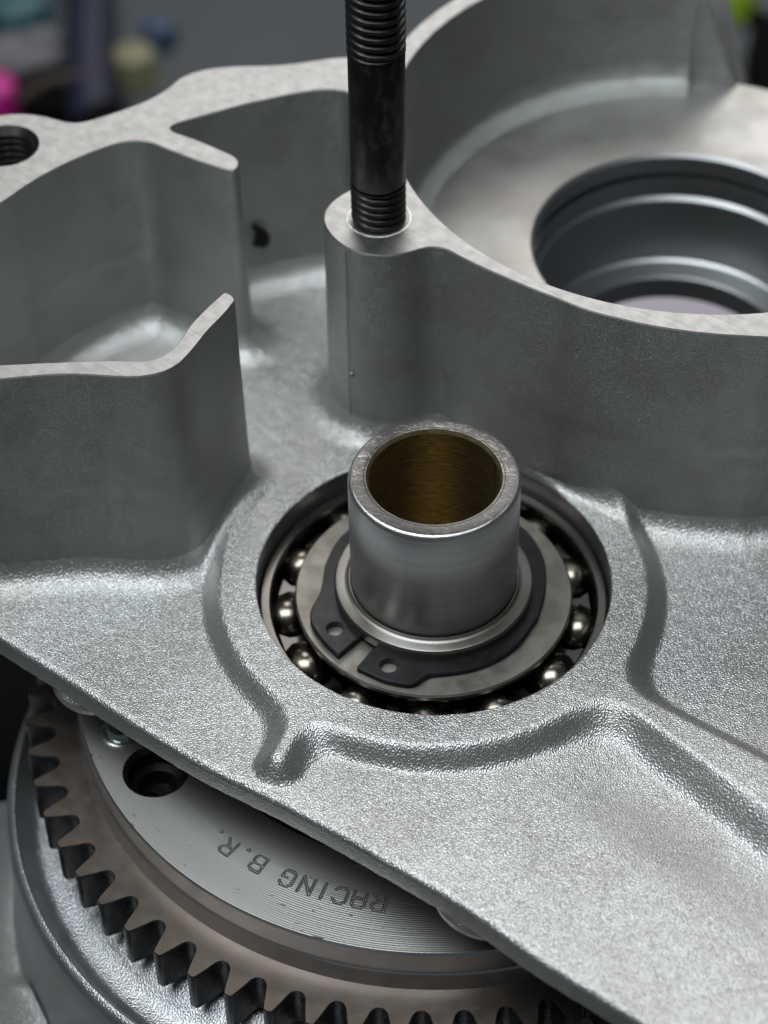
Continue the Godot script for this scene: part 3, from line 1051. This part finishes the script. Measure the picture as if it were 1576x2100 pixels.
func bearing() -> void:
	var o := thing("ball_bearing", "open ball bearing seated in the round boss of the engine case", "bearing")
	put("outer_ring", lathe([Vector2(30.9, -16.5), Vector2(30.9, -5.2), Vector2(30.3, -4.6), Vector2(29.0, -4.6), Vector2(28.7, -4.9), Vector2(28.5, -7.6), Vector2(29.3, -8.8), Vector2(29.7, -10.5), Vector2(29.3, -12.2), Vector2(28.5, -13.4), Vector2(28.5, -16.5), Vector2(30.9, -16.5)], 160, 0, TAU, Vector2.ZERO, null, 40).mesh(), M.race, o)
	put("inner_ring", lathe([Vector2(15, -16.5), Vector2(22.0, -16.5), Vector2(22.0, -13.4), Vector2(21.2, -12.2), Vector2(20.8, -10.5), Vector2(21.2, -8.8), Vector2(22.0, -7.6), Vector2(22.0, -5.2), Vector2(21.6, -4.9), Vector2(15, -4.9)], 128, 0, TAU, Vector2.ZERO, null, 40).mesh(), M.race, o)
	var cage := lathe([Vector2(23.2, -15.6), Vector2(27.4, -15.6), Vector2(27.4, -14.9), Vector2(23.2, -14.9), Vector2(23.2, -15.6)], 128)
	var step := TAU / 13.0
	for k in 13:
		var a := deg_to_rad(9.7) + step * (k + 0.5)
		var c := Vector2(cos(a), sin(a)) * 25.3
		var post := PackedVector2Array()
		for q in [[-1.7, -1.2], [-0.6, -0.8], [0.8, -0.9], [2.5, -2.2], [2.5, 2.2], [0.8, 0.9], [-0.6, 0.8], [-1.7, 1.2]]:
			post.append(c + Vector2(q[0], q[1]).rotated(a))
		sides(post, [Vector2(-7.9, -0.2), Vector2(-8.2, 0.0), Vector2(-15, 0.0)], cage)
		lid([inset(post, -0.2)], -7.9, 1.0, cage)
	put("ball_cage", cage.mesh(), M.cage, o)
	var sm := SphereMesh.new()
	sm.radius = 3.9 * MM
	sm.height = 7.8 * MM
	sm.radial_segments = 48
	sm.rings = 24
	for k in 13:
		var a := deg_to_rad(9.7) + step * k
		put("ball" if k == 0 else "ball_%03d" % k, sm, M.ball, o, Vector3(cos(a) * 25.9, -9.2, sin(a) * 25.9))
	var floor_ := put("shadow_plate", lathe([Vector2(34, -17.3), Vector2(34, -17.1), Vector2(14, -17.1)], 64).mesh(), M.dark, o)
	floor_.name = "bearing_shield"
	var w := thing("thrust_washer", "wide flat grey steel washer lying under the black retaining ring", "washer")
	put("washer_plate", lathe([Vector2(23.9, -4.75), Vector2(24.35, -4.45), Vector2(24.4, -3.65), Vector2(24.1, -3.3), Vector2(14.8, -3.3)], 180, 0, TAU, Vector2.ZERO, null, 25).mesh(), M.washer, w)
	retaining_ring()

func retaining_ring() -> void:
	var o := thing("retaining_ring", "black external retaining ring with two eyelet lugs round the shaft", "retaining ring")
	# outline: outer arc from lug to lug over the back, the lugs, the inner edge
	var out := PackedVector2Array()
	var l2 := smooth(pts([-10.6, 15.3, -12.9, 19.0]), 0.4)
	l2.append_array(relax(smooth(pts([-12.7, 19.2, -9.6, 21.0, -7.4, 22.0, -5.2, 22.5, -3.6, 22.65, -2.4, 22.0, -1.4, 21.0, -0.2, 20.3, 1.4, 20.1, 5.7, 19.3, 9.9, 17.5, 14.2, 13.9, 18.0, 7.6]), 0.4), 3))
	out.append_array(l2)
	out.append_array(smooth(pts([18.1, 7.4, 19.7, 0.5, 19.6, -6.4, 17.4, -12.4, 13.2, -17.2, 7.4, -20.4, 1.0, -21.2, -6.0, -20.3, -12.2, -16.8, -16.8, -11.6, -19.0, -5.7, -19.5, -1.5]), 0.6))
	out.append_array(relax(smooth(pts([-19.5, -1.2, -19.8, 1.6, -20.5, 3.7, -21.2, 5.6, -21.4, 7.8, -20.8, 9.8, -18.9, 13.1, -16.3, 16.3]), 0.4), 3))
	out.append_array(smooth(pts([-16.1, 16.35, -12.6, 12.3]), 0.4))
	out.append_array(arc(Vector2.ZERO, 16.6, 136, 484, 150))
	var holes := [Vector2(-16.95, 10.35), Vector2(-7.5, 18.65)]
	var m := sides(out, [Vector2(-2.0, -0.2), Vector2(-2.15, 0.0), Vector2(-3.2, 0.0)], null, 40.0)
	var top := inset(out, -0.2)
	var pieces := [top]
	for hc in holes:
		var next := []
		var circle := arc(hc, 1.62, 0, 350, 35)
		for pc in pieces:
			for half in [pts([hc.x, -90, hc.x + 90, -90, hc.x + 90, 90, hc.x, 90]), pts([hc.x - 90, -90, hc.x, -90, hc.x, 90, hc.x - 90, 90])]:
				for piece in Geometry2D.intersect_polygons(pc, half):
					for left in Geometry2D.clip_polygons(piece, circle):
						if not Geometry2D.is_polygon_clockwise(left):
							next.append(left)
		pieces = next
		lathe([Vector2(1.5, -3.25), Vector2(1.5, -2.14), Vector2(1.62, -2.0)], 36, 0, TAU, hc, m)
	put("ring_body", m.mesh(), M.spring, o)
	put("ring_top", lid(pieces, -2.0).mesh(), M.spring, o)

func shaft() -> void:
	var o := thing("hollow_shaft", "hollow steel shaft stub with a collar standing up out of the bearing", "shaft")
	put("sleeve", lathe([Vector2(14.2, -1.0), Vector2(14.15, 0.9), Vector2(14.5, 1.2), Vector2(14.54, 14), Vector2(14.54, 23.7), Vector2(14.4, 24.2)], 180, 0, TAU, Vector2.ZERO, null, 25).mesh(), M.shaft, o)
	put("worn_edge", lathe([Vector2(14.4, 24.2), Vector2(14.28, 24.5), Vector2(14.1, 24.68), Vector2(13.85, 24.8)], 180, 0, TAU, Vector2.ZERO, null, 40).mesh(), M.worn_edge, o)
	put("end_face", lathe([Vector2(13.85, 24.8), Vector2(13.6, 24.85), Vector2(11.9, 24.85), Vector2(11.85, 24.72), Vector2(11.8, 24.85), Vector2(11.45, 24.85)], 180, 0, TAU, Vector2.ZERO, null, 25).mesh(), M.shaft_face, o)
	put("collar", lathe([Vector2(16.0, -16), Vector2(16.0, -2.3), Vector2(17.1, -2.3), Vector2(17.4, -2.0), Vector2(17.42, -0.5), Vector2(17.15, -0.08), Vector2(16.9, 0.0), Vector2(15.7, 0.0), Vector2(15.3, 0.08), Vector2(15.0, 0.26), Vector2(14.8, 0.5), Vector2(14.66, 0.52), Vector2(14.5, 0.2), Vector2(14.2, -0.2)], 180, 0, TAU, Vector2.ZERO, null, 30).mesh(), M.collar, o)
	put("bronze_bush", lathe([Vector2(0.01, -42), Vector2(11.0, -42), Vector2(11.02, 24.2), Vector2(11.45, 24.85)], 140, 0, TAU, Vector2.ZERO, null, 25).mesh(), M.bronze, o)
	var seam := MB.new()
	var a := deg_to_rad(-22.0)
	var ids := []
	for q in [[-0.14, 24.0], [0.14, 24.0], [0.14, -30.0], [-0.14, -30.0]]:
		var ang: float = a + q[0] / 11.0
		ids.append(seam.v(Vector3(cos(ang) * 10.98, q[1], sin(ang) * 10.98), Vector3(-cos(a), 0, -sin(a))))
	seam.quad(ids[0], ids[1], ids[2], ids[3])
	put("bush_seam", seam.mesh(), M.dark, o)

func stud() -> void:
	var o := thing("threaded_stud", "black steel stud with threaded ends standing in the case wall", "stud", Vector3(-10.1, 0, -46.4))
	put("stud_seat", lathe([Vector2(5.75, 43.03), Vector2(5.5, 43.09), Vector2(5.25, 43.03), Vector2(4.6, 42.6)], 56, 0, TAU, Vector2.ZERO, null, 20).mesh(), M.worn_edge, o)
	put("lower_thread", thread(43.0 - 2.0, 51.2, 4.85, 0.6, 1.47), M.stud, o)
	put("shank", lathe([Vector2(4.45, 51.0), Vector2(4.8, 51.6), Vector2(4.82, 77.4), Vector2(4.5, 78.0)], 64, 0, TAU, Vector2.ZERO, null, 40).mesh(), M.stud, o)
	put("upper_thread", thread(77.8, 108.0, 4.95, 0.75, 1.62), M.stud, o)
	put("stud_end", lathe([Vector2(4.5, 107.9), Vector2(3.9, 109.0), Vector2(0.01, 109.2)], 48).mesh(), M.stud, o)

func thread(y0: float, y1: float, r: float, deep: float, pitch: float) -> ArrayMesh:
	var m := MB.new()
	var seg := 72
	var n := int((y1 - y0) / pitch * 14)
	var P := []
	for j in n + 1:
		var y := y0 + (y1 - y0) * j / n
		var row := []
		for k in seg + 1:
			var a := TAU * k / seg
			var f := fposmod(y / pitch - a / TAU, 1.0)
			var v := absf(f * 2.0 - 1.0)          # 1 at the root, 0 on the crest
			var fade := smoothstep(0.0, 0.8, minf(y - y0, y1 - y)) if y1 < 100 else smoothstep(0.0, 0.8, y - y0)
			var rr := r - deep * fade * smoothstep(0.22, 0.95, v)
			row.append(m.v(Vector3(cos(a) * rr, y, sin(a) * rr), Vector3(cos(a), 0, sin(a))))
		P.append(row)
	for j in n + 1:
		for k in seg + 1:
			var dy: Vector3 = m.p[P[mini(j + 1, n)][k]] - m.p[P[maxi(j - 1, 0)][k]]
			var da: Vector3 = m.p[P[j][(k + 1) if k < seg else 1]] - m.p[P[j][(k - 1) if k > 0 else seg - 1]]
			var nn := dy.cross(da).normalized()
			var out := m.n[P[j][k]]
			m.n[P[j][k]] = nn if nn.dot(out) > 0 else -nn
	for j in n:
		for k in seg:
			m.quad(P[j][k], P[j][k + 1], P[j + 1][k + 1], P[j + 1][k])
	return m.mesh()

# ---- blurred things lying on the bench behind the case
func clutter() -> void:
	var y := -220.0
	var h := thing("rubber_hose", "dark blue rubber hose lying on the bench behind the case", "hose")
	var path := []
	var rad := []
	for i in 30:
		var t := i / 29.0
		path.append(Vector3(-160 + 36 * t + 4 * sin(t * 5.0), y + 11, -590 + 165 * t))
		rad.append(10.0)
	put("hose_body", tube(path, rad).mesh(), M.navy, h)
	put("hose_fitting", tube([Vector3(-124.5, y + 11, -428), Vector3(-120, y + 11, -412)], [11.5, 11.5]).mesh(), M.black, h)
	cap("teal_bottle_cap", "teal plastic cap on the bench, top left behind the case", "cap", Vector3(-172, y, -515), 14, 12, M.teal)
	cap("magenta_bottle_cap", "magenta plastic cap at the left edge behind the case", "cap", Vector3(-172, y, -452), 10, 14, M.magenta)
	cap("sand_coloured_knob", "sand coloured plastic knob on the bench beside the dark hose", "knob", Vector3(-119, y, -474), 9, 14, M.sand)
	cap("dull_blue_cap", "small dull blue cap behind the sand coloured knob", "cap", Vector3(-112, y, -500), 7, 10, M.blue)
	cap("green_bottle_cap", "yellow green plastic cap at the top right behind the case", "cap", Vector3(121, y, -525), 9, 14, M.green)
	var g := thing("grey_rag", "crumpled grey rag on the bench left of the dark hose", "rag", Vector3(-166, y + 4, -484))
	put("rag_body", blob(Vector3(18, 7, 13), 0.2).mesh(), M.rag, g)
	put("rag_fold", blob(Vector3(9, 6, 7), 0.1).mesh(), M.rag, g, Vector3(8, 4, -4))
	var b := thing("black_pouch", "black fabric pouch lying on the bench in front of the grey rag", "pouch", Vector3(-143, y + 8, -452))
	put("pouch_body", blob(Vector3(20, 9, 15), 0.3).mesh(), M.black, b)
	put("pouch_strap", tube([Vector3(-17, 4, 10), Vector3(-6, 10, 6), Vector3(6, 10, 2), Vector3(17, 3, -4)], [2.5, 2.5, 2.5, 2.5]).mesh(), M.brown, b)
	var k := thing("black_clamp", "black hand clamp on the bench at the right behind the cavity", "clamp", Vector3(133, y + 12, -462))
	put("clamp_jaw", blob(Vector3(14, 12, 34), 0.35).mesh(), M.black, k)
	put("clamp_bar", tube([Vector3(-7, 2, -36), Vector3(0, 6, 0), Vector3(2, 4, 60)], [4, 5, 5]).mesh(), M.black, k)
	var l := thing("lilac_cloth", "pale lilac cloth on the bench seen through the large bore", "cloth", Vector3(84, y, -345))
	put("cloth_sheet", blob(Vector3(48, 3, 34), 0.4).mesh(), M.lilac, l, Vector3(0, 3, 0))
	put("red_stain", blob(Vector3(6, 1.2, 5), 0.2).mesh(), M.magenta, l, Vector3(-2, 5.6, 2))

func _cloth() -> void:
	var c := thing("black_cloth", "black cloth heaped on the bench in the shade left of the case", "cloth", Vector3(-124, -220, -150))
	put("cloth_body", blob(Vector3(44, 30, 46), 0.25).mesh(), M.black, c)
	put("cloth_fold", blob(Vector3(30, 40, 22), 0.2).mesh(), M.black, c, Vector3(14, 0, -12))

func cap(called: String, label: String, category: String, at: Vector3, r: float, h: float, m: Material) -> void:
	var o := thing(called, label, category, at)
	put("cap_body", lathe([Vector2(r, 0), Vector2(r, h * 0.75), Vector2(r * 0.9, h * 0.92), Vector2(r * 0.7, h), Vector2(0.01, h)], 40, 0, TAU, Vector2.ZERO, null, 50).mesh(), m, o)
	put("cap_skirt", lathe([Vector2(r * 1.08, 0), Vector2(r * 1.08, h * 0.18), Vector2(r, h * 0.2)], 40).mesh(), m, o)
